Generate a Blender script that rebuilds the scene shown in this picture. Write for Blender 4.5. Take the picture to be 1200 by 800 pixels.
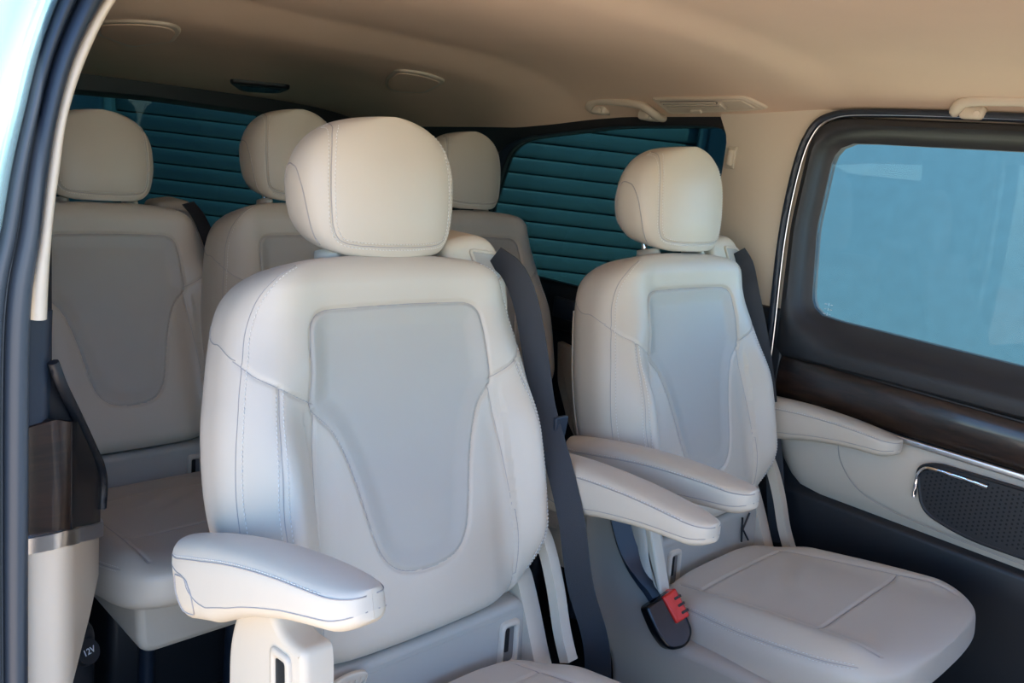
import bpy, math
import numpy as np
from mathutils import Vector, Matrix

for o in list(bpy.data.objects):
    bpy.data.objects.remove(o)
SC = bpy.context.scene
COL = SC.collection
PI = math.pi

# ------------------------------------------------------------------ camera
F_PX = 1021.7
YAW, PITCH, ROLL = math.radians(46.215), math.radians(12.47), math.radians(6.612)
CAMZ = 1.2
fw = Vector((math.sin(YAW)*math.cos(PITCH), math.cos(YAW)*math.cos(PITCH), -math.sin(PITCH)))
rt0 = Vector((math.cos(YAW), -math.sin(YAW), 0)); up0 = rt0.cross(fw)
rt = math.cos(ROLL)*rt0+math.sin(ROLL)*up0; up = -math.sin(ROLL)*rt0+math.cos(ROLL)*up0
cd = bpy.data.cameras.new('camera'); cam = bpy.data.objects.new('camera', cd); COL.objects.link(cam)
cd.sensor_fit = 'HORIZONTAL'; cd.sensor_width = 36.0; cd.lens = 36.0*F_PX/1200.0
cd.clip_start = 0.02; cd.clip_end = 200
cam.matrix_world = Matrix(((rt.x, up.x, -fw.x, 0), (rt.y, up.y, -fw.y, 0), (rt.z, up.z, -fw.z, CAMZ), (0, 0, 0, 1)))
SC.camera = cam

# ------------------------------------------------------------------ sky, sun, exposure
w = bpy.data.worlds.new('sky'); SC.world = w; w.use_nodes = True
nt = w.node_tree; nt.nodes.clear()
sk = nt.nodes.new('ShaderNodeTexSky'); sk.sky_type = 'NISHITA'; sk.sun_disc = False
sk.sun_elevation = math.radians(48); sk.sun_rotation = math.radians(150); sk.air_density = 1.0; sk.dust_density = 0.2; sk.ozone_density = 4.0
bg = nt.nodes.new('ShaderNodeBackground'); bg.inputs['Strength'].default_value = 0.46
wo = nt.nodes.new('ShaderNodeOutputWorld')
mm = nt.nodes.new('ShaderNodeMix'); mm.data_type = 'RGBA'; mm.blend_type = 'MULTIPLY'; mm.inputs[0].default_value = 1.0
mm.inputs[7].default_value = (0.83, 0.985, 1.155, 1)
nt.links.new(sk.outputs[0], mm.inputs[6]); nt.links.new(mm.outputs[2], bg.inputs[0]); nt.links.new(bg.outputs[0], wo.inputs[0])
sd = bpy.data.lights.new('sun', 'SUN'); sd.energy = 11.0; sd.angle = math.radians(0.6); sd.color = (1.0, 0.88, 0.72)
sun = bpy.data.objects.new('sun', sd); COL.objects.link(sun)
SUN_DIR = Vector((-0.04, 0.72, -1.15))          # the way the light travels
sun.rotation_euler = SUN_DIR.to_track_quat('-Z', 'Y').to_euler(); sun.location = (0, 0, 8)
SC.view_settings.view_transform = 'Standard'; SC.view_settings.look = 'None'
SC.view_settings.gamma = 1.0; SC.view_settings.use_curve_mapping = False
SC.view_settings.exposure = 0.52

# ------------------------------------------------------------------ materials
def mat(name, color, rough=0.5, metal=0.0, coat=0.0, bump=0.0, bscale=400.0, var=0.0, vscale=6.0, spec=0.5, sheen=0.0):
    m = bpy.data.materials.new(name); m.use_nodes = True
    n = m.node_tree; b = n.nodes['Principled BSDF']
    b.inputs['Base Color'].default_value = (*color, 1); b.inputs['Roughness'].default_value = rough
    b.inputs['Metallic'].default_value = metal; b.inputs['Specular IOR Level'].default_value = spec
    b.inputs['Coat Weight'].default_value = coat; b.inputs['Coat Roughness'].default_value = 0.08
    b.inputs['Sheen Weight'].default_value = sheen
    tc = n.nodes.new('ShaderNodeTexCoord')
    if bump > 0:
        no = n.nodes.new('ShaderNodeTexNoise'); no.inputs['Scale'].default_value = bscale; no.inputs['Detail'].default_value = 3
        bp = n.nodes.new('ShaderNodeBump'); bp.inputs['Strength'].default_value = bump; bp.inputs['Distance'].default_value = 0.001
        n.links.new(tc.outputs['Object'], no.inputs['Vector'])
        n.links.new(no.outputs['Fac'], bp.inputs['Height']); n.links.new(bp.outputs[0], b.inputs['Normal'])
    if var > 0:
        n2 = n.nodes.new('ShaderNodeTexNoise'); n2.inputs['Scale'].default_value = vscale; n2.inputs['Detail'].default_value = 4
        rp = n.nodes.new('ShaderNodeValToRGB')
        rp.color_ramp.elements[0].position = 0.3; rp.color_ramp.elements[1].position = 0.7
        rp.color_ramp.elements[0].color = (*[c*(1-var) for c in color], 1); rp.color_ramp.elements[1].color = (*[min(1, c*(1+var)) for c in color], 1)
        n.links.new(tc.outputs['Object'], n2.inputs['Vector']); n.links.new(n2.outputs['Fac'], rp.inputs[0])
        n.links.new(rp.outputs[0], b.inputs['Base Color'])
    return m

def wood_mat():
    m = mat('dark_burl_wood', (0.03, 0.015, 0.009), 0.38, coat=0.5)
    n = m.node_tree; b = n.nodes['Principled BSDF']
    tc = n.nodes.new('ShaderNodeTexCoord'); mp = n.nodes.new('ShaderNodeMapping'); mp.inputs['Scale'].default_value = (1, 1.5, 7)
    no = n.nodes.new('ShaderNodeTexNoise'); no.inputs['Scale'].default_value = 9; no.inputs['Detail'].default_value = 8; no.inputs['Distortion'].default_value = 1.5
    rp = n.nodes.new('ShaderNodeValToRGB'); rp.color_ramp.elements[0].color = (0.004, 0.002, 0.0015, 1); rp.color_ramp.elements[1].color = (0.028, 0.012, 0.007, 1)
    rp.color_ramp.elements[0].position = .35; rp.color_ramp.elements[1].position = .72
    n.links.new(tc.outputs['Object'], mp.inputs[0]); n.links.new(mp.outputs[0], no.inputs['Vector']); n.links.new(no.outputs['Fac'], rp.inputs[0])
    n.links.new(rp.outputs[0], b.inputs['Base Color']); return m

def glass_mat(name, tint, gloss=0.10):
    m = bpy.data.materials.new(name); m.use_nodes = True; n = m.node_tree; n.nodes.clear()
    t = n.nodes.new('ShaderNodeBsdfTransparent'); t.inputs[0].default_value = (*tint, 1)
    g = n.nodes.new('ShaderNodeBsdfGlossy'); g.inputs['Roughness'].default_value = 0.02
    fr = n.nodes.new('ShaderNodeFresnel'); fr.inputs[0].default_value = 1.45
    ml = n.nodes.new('ShaderNodeMath'); ml.operation = 'MULTIPLY'; ml.inputs[1].default_value = 0.28
    mx = n.nodes.new('ShaderNodeMixShader'); o = n.nodes.new('ShaderNodeOutputMaterial')
    n.links.new(fr.outputs[0], ml.inputs[0]); n.links.new(ml.outputs[0], mx.inputs[0]); n.links.new(t.outputs[0], mx.inputs[1]); n.links.new(g.outputs[0], mx.inputs[2])
    n.links.new(mx.outputs[0], o.inputs[0]); return m

M = dict(
    leather=mat('beige_leather', (0.58, 0.500, 0.395), 0.42, bump=0.12, bscale=900, var=0.02, sheen=0.1),
    panel=mat('grey_beige_leather', (0.45, 0.41, 0.345), 0.50, bump=0.22, bscale=1400, var=0.02),
    plastic=mat('beige_plastic', (0.64, 0.545, 0.42), 0.48, bump=0.1, bscale=1500),
    shell=mat('light_seat_plastic', (0.46, 0.41, 0.345), 0.45, bump=0.1, bscale=1500),
    seam=mat('seam_thread', (0.38, 0.34, 0.31), 0.8),
    stitch=mat('pale_stitch', (0.78, 0.74, 0.68), 0.6),
    headliner=mat('headliner_fabric', (0.72, 0.54, 0.39), 0.95, bump=0.3, bscale=1800, var=0.02),
    black=mat('black_plastic', (0.012, 0.013, 0.016), 0.45, bump=0.1, bscale=1500),
    blackgloss=mat('black_gloss', (0.006, 0.007, 0.009), 0.25),
    frame=mat('dark_frame_plastic', (0.017, 0.017, 0.019), 0.5, bump=0.2, bscale=1800),
    rubber=mat('black_rubber', (0.014, 0.022, 0.036), 0.42),
    belt=mat('black_webbing', (0.018, 0.020, 0.025), 0.6, bump=0.5, bscale=1200),
    chrome=mat('chrome', (0.85, 0.86, 0.88), 0.12, metal=1.0),
    satin=mat('satin_metal', (0.70, 0.71, 0.72), 0.28, metal=1.0),
    red=mat('red_button', (0.75, 0.03, 0.015), 0.35),
    paint=mat('silver_paint', (0.40, 0.66, 0.80), 0.22, metal=0.75, coat=1.0),
    carpet=mat('dark_carpet', (0.012, 0.012, 0.014), 0.95, bump=0.6, bscale=700),
    stucco=mat('blue_stucco', (0.036, 0.092, 0.122), 0.9, bump=0.5, bscale=60, var=0.07, vscale=14),
    shutter=mat('blue_green_shutter_metal', (0.12, 0.21, 0.215), 0.45, var=0.05, vscale=3),
    shutterdark=mat('shutter_gap', (0.01, 0.02, 0.025), 0.8),
    ground=mat('pale_concrete', (0.66, 0.52, 0.37), 0.9, bump=0.5, bscale=30, var=0.08, vscale=2),
    recess=mat('recess_shade_plastic', (0.16, 0.14, 0.12), 0.6),  # darker tone carries the shade of recesses that are not cut
    white=mat('white_print', (0.7, 0.72, 0.75), 0.6),
    wood=wood_mat(),
    tint=glass_mat('privacy_glass', (0.13, 0.215, 0.232)),
    clear=glass_mat('door_glass', (0.80, 0.93, 0.95)),
)

# ------------------------------------------------------------------ helpers
def mesh(name, V, Fc, smooth=True, normals=None):
    me = bpy.data.meshes.new(name)
    me.from_pydata([tuple(map(float, v)) for v in V], [], [tuple(map(int, f)) for f in Fc])
    if smooth: me.polygons.foreach_set('use_smooth', [True]*len(me.polygons))
    me.update()
    if normals is not None:
        me.normals_split_custom_set_from_vertices([tuple(map(float, x)) for x in normals])
    return me

def link(name, me, m, parent=None, loc=None, rot=None, **kw):
    o = bpy.data.objects.new(name, me); COL.objects.link(o)
    if me is not None and m is not None and not me.materials: me.materials.append(m)
    if parent is not None: o.parent = parent
    if loc is not None: o.location = loc
    if rot is not None: o.rotation_euler = rot
    for k, v in kw.items(): o[k] = v
    return o

def empty(name, loc, label=None, cat=None, group=None, rz=0):
    o = bpy.data.objects.new(name, None); COL.objects.link(o); o.location = loc; o.rotation_euler = (0, 0, rz)
    o.empty_display_size = 0.05
    if label: o['label'] = label
    if cat: o['category'] = cat
    if group: o['group'] = group
    return o

def catmull(P, n=12, closed=False):
    P = [np.array(p, float) for p in P]; out = []
    N = len(P); rng = range(N if closed else N-1)
    for i in rng:
        if closed: p0, p1, p2, p3 = P[(i-1) % N], P[i], P[(i+1) % N], P[(i+2) % N]
        else:
            p1, p2 = P[i], P[i+1]
            p0 = P[i-1] if i > 0 else 2*p1-p2
            p3 = P[i+2] if i < N-2 else 2*p2-p1
        for k in range(n):
            t = k/n
            out.append(0.5*((2*p1)+(-p0+p2)*t+(2*p0-5*p1+4*p2-p3)*t*t+(-p0+3*p1-3*p2+p3)*t**3))
    if not closed: out.append(P[-1])
    return np.array(out)

def resample(P, n, closed=False):
    P = np.asarray(P, float)
    if closed: P = np.vstack([P, P[:1]])
    d = np.r_[0, np.cumsum(np.linalg.norm(np.diff(P, axis=0), axis=1))]
    s = np.linspace(0, d[-1], n+1)[:-1] if closed else np.linspace(0, d[-1], n)
    return np.stack([np.interp(s, d, P[:, k]) for k in range(P.shape[1])], 1)

def round_poly(P, r, n=6):
    """closed polygon with rounded corners (any dimension); r a number or one per corner"""
    P = [np.array(p, float) for p in P]; N = len(P); out = []
    rs = r if hasattr(r, '__len__') else [r]*N
    for i in range(N):
        a, b, c = P[i-1], P[i], P[(i+1) % N]
        u, v = a-b, c-b; lu, lv = np.linalg.norm(u), np.linalg.norm(v)
        k = min(rs[i], lu*.49, lv*.49)
        if k < 1e-6: out.append(b); continue
        p, q = b+u/lu*k, b+v/lv*k
        for j in range(n+1):
            t = j/n; out.append((1-t)**2*p+2*t*(1-t)*b+t*t*q)
    return np.array(out)

def tube_geo(P, r, sides=8, closed=False, caps=True, flat=1.0, upv=None):
    P = np.asarray(P, float); n = len(P)
    if closed: T = np.roll(P, -1, 0)-np.roll(P, 1, 0)
    else: T = np.gradient(P, axis=0)
    T /= np.maximum(np.linalg.norm(T, axis=1, keepdims=True), 1e-12)
    ref = np.array([0, 0, 1.0]) if upv is None else np.array(upv, float)
    if upv is None and abs(T[0] @ ref) > .95: ref = np.array([1.0, 0, 0])
    N = ref-T[0]*(T[0] @ ref); N /= np.linalg.norm(N); V = []
    r = r if hasattr(r, '__len__') else [r]*n
    for i in range(n):
        N = N-T[i]*(T[i] @ N); N /= max(np.linalg.norm(N), 1e-9); B = np.cross(T[i], N)
        for k in range(sides):
            a = 2*PI*k/sides; V.append(P[i]+r[i]*(math.cos(a)*N*flat+math.sin(a)*B))
    Fc = []
    m = n if closed else n-1
    for i in range(m):
        j = (i+1) % n
        for k in range(sides):
            l = (k+1) % sides; Fc.append((i*sides+k, i*sides+l, j*sides+l, j*sides+k))
    if not closed and caps:
        Fc.append(tuple(range(sides))[::-1]); Fc.append(tuple(range((n-1)*sides, n*sides)))
    return V, Fc

def join(geos):
    V, Fc = [], []
    for v, f in geos:
        o = len(V); V += list(v); Fc += [tuple(x+o for x in q) for q in f]
    return V, Fc

def prism_geo(P2, a, b, fn, bev=0.0, nb=3):
    """closed 2-D outline swept from depth a to depth b (fn(p, depth) -> 3-D), bevelled on the b side"""
    P2 = np.asarray(P2, float); n = len(P2)
    area = 0.5*np.sum(P2[:, 0]*np.roll(P2[:, 1], -1)-np.roll(P2[:, 0], -1)*P2[:, 1])
    t = np.roll(P2, -1, 0)-np.roll(P2, 1, 0); t /= np.maximum(np.linalg.norm(t, axis=1, keepdims=True), 1e-9)
    inn = np.stack([-t[:, 1], t[:, 0]], 1)*(1 if area > 0 else -1)
    s = 1 if b > a else -1
    rings = [(P2, a)]
    if bev > 0:
        for k in range(nb+1):
            th = PI/2*k/nb; rings.append((P2+inn*bev*(1-math.cos(th)), b-s*bev*(1-math.sin(th))))
    else: rings.append((P2, b))
    V = [fn(p, d) for R_, d in rings for p in R_]; Fc = []
    for i in range(len(rings)-1):
        for k in range(n):
            l = (k+1) % n; Fc.append((i*n+k, i*n+l, (i+1)*n+l, (i+1)*n+k))
    Fc.append(tuple(range(n))[::-1]); Fc.append(tuple(range((len(rings)-1)*n, len(rings)*n)))
    return V, Fc

def ring_geo(outer, inner, fn, prof, closed=True):
    """faces between two matching loops; prof = [(blend 0 outer..1 inner, depth)]"""
    n = len(outer); V = []; Fc = []
    for s, d in prof:
        for k in range(n): V.append(fn(outer[k]*(1-s)+inner[k]*s, d))
    for i in range(len(prof)-1):
        for k in range(n if closed else n-1):
            l = (k+1) % n; Fc.append((i*n+k, i*n+l, (i+1)*n+l, (i+1)*n+k))
    return V, Fc

def box_geo(x0, x1, y0, y1, z0, z1):
    V = [(x, y, z) for x in (x0, x1) for y in (y0, y1) for z in (z0, z1)]
    return V, [(0, 1, 3, 2), (4, 6, 7, 5), (0, 4, 5, 1), (2, 3, 7, 6), (0, 2, 6, 4), (1, 5, 7, 3)]

def rbox(name, x0, x1, y0, y1, z0, z1, r, m, parent=None, seg=3, **kw):
    import bmesh
    bm = bmesh.new(); V, Fc = box_geo(x0, x1, y0, y1, z0, z1)
    vs = [bm.verts.new(v) for v in V]; [bm.faces.new([vs[i] for i in f]) for f in Fc]
    bmesh.ops.recalc_face_normals(bm, faces=bm.faces)
    bmesh.ops.bevel(bm, geom=list(bm.edges), offset=r, segments=seg, affect='EDGES', profile=0.5)
    me = bpy.data.meshes.new(name); bm.to_mesh(me); bm.free()
    me.polygons.foreach_set('use_smooth', [True]*len(me.polygons))
    me.set_sharp_from_angle(angle=math.radians(50))
    return link(name, me, m, parent, **kw)

def fixn(me):
    import bmesh
    bm = bmesh.new(); bm.from_mesh(me); bmesh.ops.recalc_face_normals(bm, faces=bm.faces); bm.to_mesh(me); bm.free(); return me

def flatcaps(me):
    for p in me.polygons:
        if len(p.vertices) > 8: p.use_smooth = False
    return me

def geo(name, g, m, parent=None, smooth=True, sharp=45, **kw):
    me = fixn(mesh(name, g[0], g[1], smooth))
    if smooth and sharp: me.set_sharp_from_angle(angle=math.radians(sharp))
    if smooth: flatcaps(me)
    return link(name, me, m, parent, **kw)

def ribbon_geo(P, side, wd, th=0.0015):
    P = np.asarray(P, float); n = len(P)
    S = np.asarray(side, float)
    if S.ndim == 1: S = np.tile(S, (n, 1))
    T = np.gradient(P, axis=0); T /= np.linalg.norm(T, axis=1, keepdims=True)
    S = S-T*np.sum(S*T, 1, keepdims=True); S /= np.linalg.norm(S, axis=1, keepdims=True)
    N = np.cross(T, S); V = []
    for i in range(n):
        for a, b in ((-1, -1), (1, -1), (1, 1), (-1, 1)): V.append(P[i]+S[i]*a*wd/2+N[i]*b*th/2)
    Fc = []
    for i in range(n-1):
        for k in range(4): Fc.append((i*4+k, i*4+(k+1) % 4, (i+1)*4+(k+1) % 4, (i+1)*4+k))
    Fc += [(3, 2, 1, 0), tuple(range((n-1)*4, n*4))]
    return V, Fc

def sstep(a, b, x):
    t = np.clip((x-a)/(b-a), 0, 1); return t*t*(3-2*t)

def pdist(u, s, P, closed=False):
    """distance of many points to a polyline"""
    P = np.asarray(P, float); A = P; B = np.roll(P, -1, 0)
    if not closed: A = P[:-1]; B = P[1:]
    best = np.full(u.shape, 1e9)
    for a, b in zip(A, B):
        d = b-a; L = d @ d+1e-15
        t = np.clip(((u-a[0])*d[0]+(s-a[1])*d[1])/L, 0, 1)
        best = np.minimum(best, (u-a[0]-t*d[0])**2+(s-a[1]-t*d[1])**2)
    return np.sqrt(best)

def inside(u, s, P):
    P = np.asarray(P, float); r = np.zeros(u.shape, bool); n = len(P)
    for i in range(n):
        x1, y1 = P[i]; x2, y2 = P[(i+1) % n]
        c = ((y1 > s) != (y2 > s)) & (u < (x2-x1)*(s-y1)/(y2-y1+1e-15)+x1)
        r ^= c
    return r

class Loft:
    """cushion body: stacked super-ellipse sections along s; u across, t outward (0 = face), mapped into 3-D"""
    def __init__(self, outline, T, n, bump, org, au, a_s, at, rows=160, cols=200, cen=None, shear=None):
        self.cen = cen or T; self.shear = shear
        oc = catmull(outline, 10); self.oc = oc
        # W as function of s (monotonic s)
        self.sW = np.maximum.accumulate(oc[:, 1]+np.arange(len(oc))*1e-9); self.W_ = np.maximum(oc[:, 0], 0.0)
        self.T = T; self.n = n; self.bump = bump
        self.org, self.au, self.a_s, self.at = [np.array(v, float) for v in (org, au, a_s, at)]
        rp = resample(oc, rows); self.rs = rp[:, 1]; self.rW = np.maximum(rp[:, 0], 1e-4)
        # columns at even arc length on a reference section, closed
        ph = np.linspace(0, 2*PI, 4001); W0 = oc[:, 0].max(); T0 = T(np.array([np.median(oc[:, 1])]))[0]
        x = W0*np.sign(np.cos(ph))*abs(np.cos(ph))**(2/n); y = T0*np.sign(np.sin(ph))*abs(np.sin(ph))**(2/n)
        wgt = np.where(np.sin(ph) > -0.02, 1.0, 0.28)[1:]
        d = np.r_[0, np.cumsum(np.hypot(np.diff(x), np.diff(y))*wgt)]
        self.ph = np.interp(np.linspace(0, d[-1], cols+1)[:-1], d, ph)
    def pt(self, ph, s, W=None, lift=0.0):
        W = np.interp(s, self.sW, self.W_) if W is None else W
        T = self.T(s); c, q = np.cos(ph), np.sin(ph); e = 2/self.n
        u = W*np.sign(c)*abs(c)**e; t = T*np.sign(q)*abs(q)**e-self.cen(s)
        fr = sstep(0.0, 0.55, q)
        t = t+self.bump(u, s, q)*fr+lift*sstep(-.2, .3, q)
        u2 = u+lift*np.sign(c)*(1-sstep(.3, .9, q))
        if self.shear is not None: s = s+self.shear(s, t)
        return self.org+u2[..., None]*self.au+s[..., None]*self.a_s+t[..., None]*self.at
    def phi(self, u, s):
        W = np.interp(s, self.sW, self.W_)
        c = np.clip(abs(u)/W, 0, 1)**(self.n/2)
        a = np.arccos(c); return np.where(u >= 0, a, PI-a)
    def grid(self):
        PH, S_ = np.meshgrid(self.ph, self.rs); Wg = np.repeat(self.rW[:, None], len(self.ph), 1)
        P = self.pt(PH, S_, Wg); R_, C_ = PH.shape
        e = self.n; c = np.cos(PH); U_ = Wg*np.sign(c)*abs(c)**(2/e)
        idx = np.arange(R_*C_).reshape(R_, C_)
        a = idx[:-1]; b = idx[1:]
        Q = np.stack([a, np.roll(a, -1, 1), np.roll(b, -1, 1), b], -1).reshape(-1, 4)
        Pf = P.reshape(-1, 3)
        fn_ = np.cross(Pf[Q[:, 2]]-Pf[Q[:, 0]], Pf[Q[:, 3]]-Pf[Q[:, 1]])
        N = np.zeros_like(Pf)
        for k in range(4): np.add.at(N, Q[:, k], fn_)
        N /= np.maximum(np.linalg.norm(N, axis=1, keepdims=True), 1e-12)
        fu = U_.reshape(-1)[Q].mean(1); fs = S_.reshape(-1)[Q].mean(1); fq = np.sin(PH).reshape(-1)[Q].mean(1)
        if np.sum(N*(Pf-Pf.mean(0))) < 0: N = -N; Q = Q[:, ::-1]
        return Pf, N, Q, fu, fs, fq, idx
    def parts(self, names, classify, capclass=0):
        """dict name -> mesh, one per class; class 0 also takes the two end caps"""
        P, N, Q, fu, fs, fq, idx = self.grid(); cl = classify(fu, fs, fq); out = {}
        for i, nm in enumerate(names):
            q = Q[cl == i]
            if len(q) == 0: continue
            used = np.unique(q); mp = -np.ones(len(P), int); mp[used] = np.arange(len(used))
            Fc = [tuple(x) for x in mp[q]]; V = P[used]; Nn = N[used]
            if i == capclass:
                b = idx[0]; miss = [x for x in b if mp[x] < 0]
                for x in miss: mp[x] = len(V)+miss.index(x)
                if miss: V = np.vstack([V, P[miss]]); Nn = np.vstack([Nn, N[miss]])
                Fc += [tuple(mp[b])[::-1]]
            out[nm] = mesh(nm, V, Fc, True, Nn)
        return out
    def curve(self, pts, lift=0.0, n=120, phi=False, closed=False, smooth=True):
        C = catmull(pts, 12, closed) if smooth else np.array(pts, float)
        C = resample(C, n, closed)
        ph = C[:, 0] if phi else self.phi(C[:, 0], C[:, 1])
        return self.pt(ph, C[:, 1], lift=lift)
    def seam(self, pts, r=0.0009, lift=0.0, **k):
        return tube_geo(self.curve(pts, lift, **k), r, 5, closed=k.get('closed', False))
    def stitches(self, pts, pitch=0.006, ln=0.0038, r=0.0007, lift=0.0006, **k):
        k['n'] = 400; C = self.curve(pts, lift, **k)
        d = np.r_[0, np.cumsum(np.linalg.norm(np.diff(C, axis=0), axis=1))]; g = []
        for s0 in np.arange(pitch, d[-1]-pitch, pitch):
            q = np.array([[np.interp(s, d, C[:, j]) for j in range(3)] for s in (s0, s0+ln/2, s0+ln)])
            g.append(tube_geo(q, [r*.6, r, r*.6], 4))
        return join(g) if g else ([], [])

MS = {}   # shared meshes
def cached(key, fn):
    if key not in MS: MS[key] = fn()
    return MS[key]
def mgeo(name, g): return flatcaps(fixn(mesh(name, g[0], g[1], True)))

# ================================================================== STRUCTURE
XW = 1.90
def wx(p, d): return (d, p[0], p[1])            # wall outlines are (y, z); depth is x

def zc(y): return np.interp(y, [-1.6, .2, .86, .93, 1.62, 1.76, 2.1, 2.4, 2.66], [1.40, 1.440, 1.440, 1.418, 1.412, 1.370, 1.345, 1.30, 1.262])
def ze(y): return np.interp(y, [-1.6, .3, .95, 1.14, 1.5, 1.9, 2.3, 2.66], [1.345, 1.358, 1.345, 1.322, 1.298, 1.245, 1.225, 1.21])
XM, HW = 1.12, .795
def ceil_z(x, y):
    s = np.clip(abs(x-XM)/HW, 0, 1); return zc(y)-(zc(y)-ze(y))*s**5
# smooth the kinks of the length profile
_yy = np.linspace(-1.6, 2.66, 600); _k = np.hanning(13); _k /= _k.sum()
_zc = np.convolve(np.pad(zc(_yy), 6, 'edge'), _k, 'valid'); _ze = np.convolve(np.pad(ze(_yy), 6, 'edge'), _k, 'valid')
def zc(y): return np.interp(y, _yy, _zc)
def ze(y): return np.interp(y, _yy, _ze)

def build_ceiling():
    xs = XM+HW*np.sin(np.linspace(-PI/2, PI/2, 61)); ys = np.r_[np.linspace(-1.6, .6, 12), np.linspace(.65, 2.66, 150)]
    X, Y = np.meshgrid(xs, ys); Z = ceil_z(X, Y)
    V = np.stack([X, Y, Z], -1).reshape(-1, 3); n = len(xs); m = len(ys)
    Vt = V+np.array([0, 0, .06]); Vt[:, 2] = np.maximum(Vt[:, 2], 1.47)
    Fc = [(i*n+j, (i+1)*n+j, (i+1)*n+j+1, i*n+j+1) for i in range(m-1) for j in range(n-1)]
    o = n*m; Fc += [(o+i*n+j, o+i*n+j+1, o+(i+1)*n+j+1, o+(i+1)*n+j) for i in range(m-1) for j in range(n-1)]
    for i in range(m-1):
        for j in (0, n-1): Fc.append((i*n+j, (i+1)*n+j, o+(i+1)*n+j, o+i*n+j))
    for j in range(n-1):
        for i in (0, m-1): Fc.append((i*n+j, i*n+j+1, o+i*n+j+1, o+i*n+j))
    geo('ceiling', (np.vstack([V, Vt]), Fc), M['headliner'], kind='structure', sharp=60)
build_ceiling()

# floor
rbox('floor', .02, 1.93, -1.6, 2.68, -.05, 0.0, .004, M['carpet'], kind='structure')

# ---- right hand wall: structure that is not a door or a window
yw = lambda pts: np.array(pts, float)
# dark rear quarter wall, with the window opening
q_out = yw([(1.16, .0), (2.66, .0), (2.66, 1.30), (2.3, 1.31), (1.9, 1.32), (1.5, 1.36), (1.16, 1.38), (1.16, .8)])
q_in = yw([(1.165, .86), (1.75, .80), (2.02, .80), (1.99, .99), (1.93, 1.19), (1.86, 1.228), (1.52, 1.283), (1.2, 1.305), (1.165, 1.285)])
def ang_match(outer, inner, n=96):
    """resample both loops by angle about the inner centre so they pair up"""
    c = inner.mean(0); res = []
    for L in (outer, inner):
        D = resample(L, 1500, True); a = np.unwrap(np.arctan2(D[:, 1]-c[1], D[:, 0]-c[0]))
        if a[-1] < a[0]: D = D[::-1]; a = np.unwrap(np.arctan2(D[:, 1]-c[1], D[:, 0]-c[0]))
        th = np.linspace(-PI, PI, n+1)[:-1]; am = (a-a[0]) ; t = (th-a[0]) % (2*PI)
        am = np.maximum.accumulate(am); res.append(np.stack([np.interp(t, am, D[:, 0]), np.interp(t, am, D[:, 1])], 1))
    return res
qi = round_poly(q_in, [.03, .02, .04, .05, .06, .06, .05, .03, .03], 6)
o_, i_ = ang_match(round_poly(q_out, .004, 2), qi, 160)
geo('wall_right', ring_geo(o_, i_, wx, [(0, 1.93), (0, 1.895), (.93, 1.895), (1, 1.905), (1, 1.93)]), M['black'], kind='structure')
qg = ang_match(qi, qi, 160)[0]
win = geo('window_1', prism_geo(qg, 1.918, 1.922, wx), M['tint'], kind='structure', smooth=False)
gs = ring_geo(o_, i_, wx, [(.93, 1.896), (.955, 1.888), (.985, 1.892), (1, 1.90)])
geo('window_seal', gs, M['rubber'], win)
# lower rear quarter pocket with beige insert
rbox('trim_1', 1.872, 1.894, 1.50, 2.0, .70, .84, .02, M['black'], kind='structure')
pk = round_poly([(1.62, .67), (1.50, .655), (1.50, .40), (1.54, .44), (1.60, .55)], [.01, .01, .02, .03, .02])
geo('trim_2', prism_geo(pk, 1.895, 1.876, wx, .006), M['panel'], kind='structure')
rbox('trim_3', 1.86, 1.872, 1.555, 1.64, .74, .80, .008, M['rubber'], kind='structure')

# beige pillar between the windows
V = []; zs_ = np.linspace(.90, 1.385, 26)
for z in zs_:
    y0 = .955-.06*sstep(1.31, 1.352, z); y1 = 1.172+.03*sstep(1.27, 1.345, z)
    for k in range(13): V.append((1.888-.004*float(sstep(1.20, 1.42, z)), y0+(y1-y0)*k/12, z))
for z in zs_:
    y0 = .955-.06*sstep(1.31, 1.352, z); y1 = 1.172+.03*sstep(1.27, 1.345, z)
    for k in range(13): V.append((1.918, y0+(y1-y0)*k/12, z))
Fc = [(i*13+k, i*13+k+1, (i+1)*13+k+1, (i+1)*13+k) for i in range(25) for k in range(12)]; o_ = 26*13
Fc += [(o_+i*13+k, o_+(i+1)*13+k, o_+(i+1)*13+k+1, o_+i*13+k+1) for i in range(25) for k in range(12)]
Fc += [(i*13+k, (i+1)*13+k, o_+(i+1)*13+k, o_+i*13+k) for i in range(25) for k in (0, 12)]
Fc += [(k, k+1, o_+k+1, o_+k) for k in range(12)]
geo('trim_4', (V, Fc), M['plastic'], kind='structure')
rbox('trim_5', 1.880, 1.915, .93, 1.20, .0, .905, .006, M['black'], kind='structure')
# roof side rail above the side door (covers the gap between headliner and door)
rbox('trim_6', 1.895, 1.93, -1.6, 2.66, 1.345, 1.47, .01, M['plastic'], kind='structure')
# body skin outside the right wall
rbox('wall_outer_right', 1.94, 1.96, 1.05, 2.70, .0, .78, .006, M['paint'], kind='structure')

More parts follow.
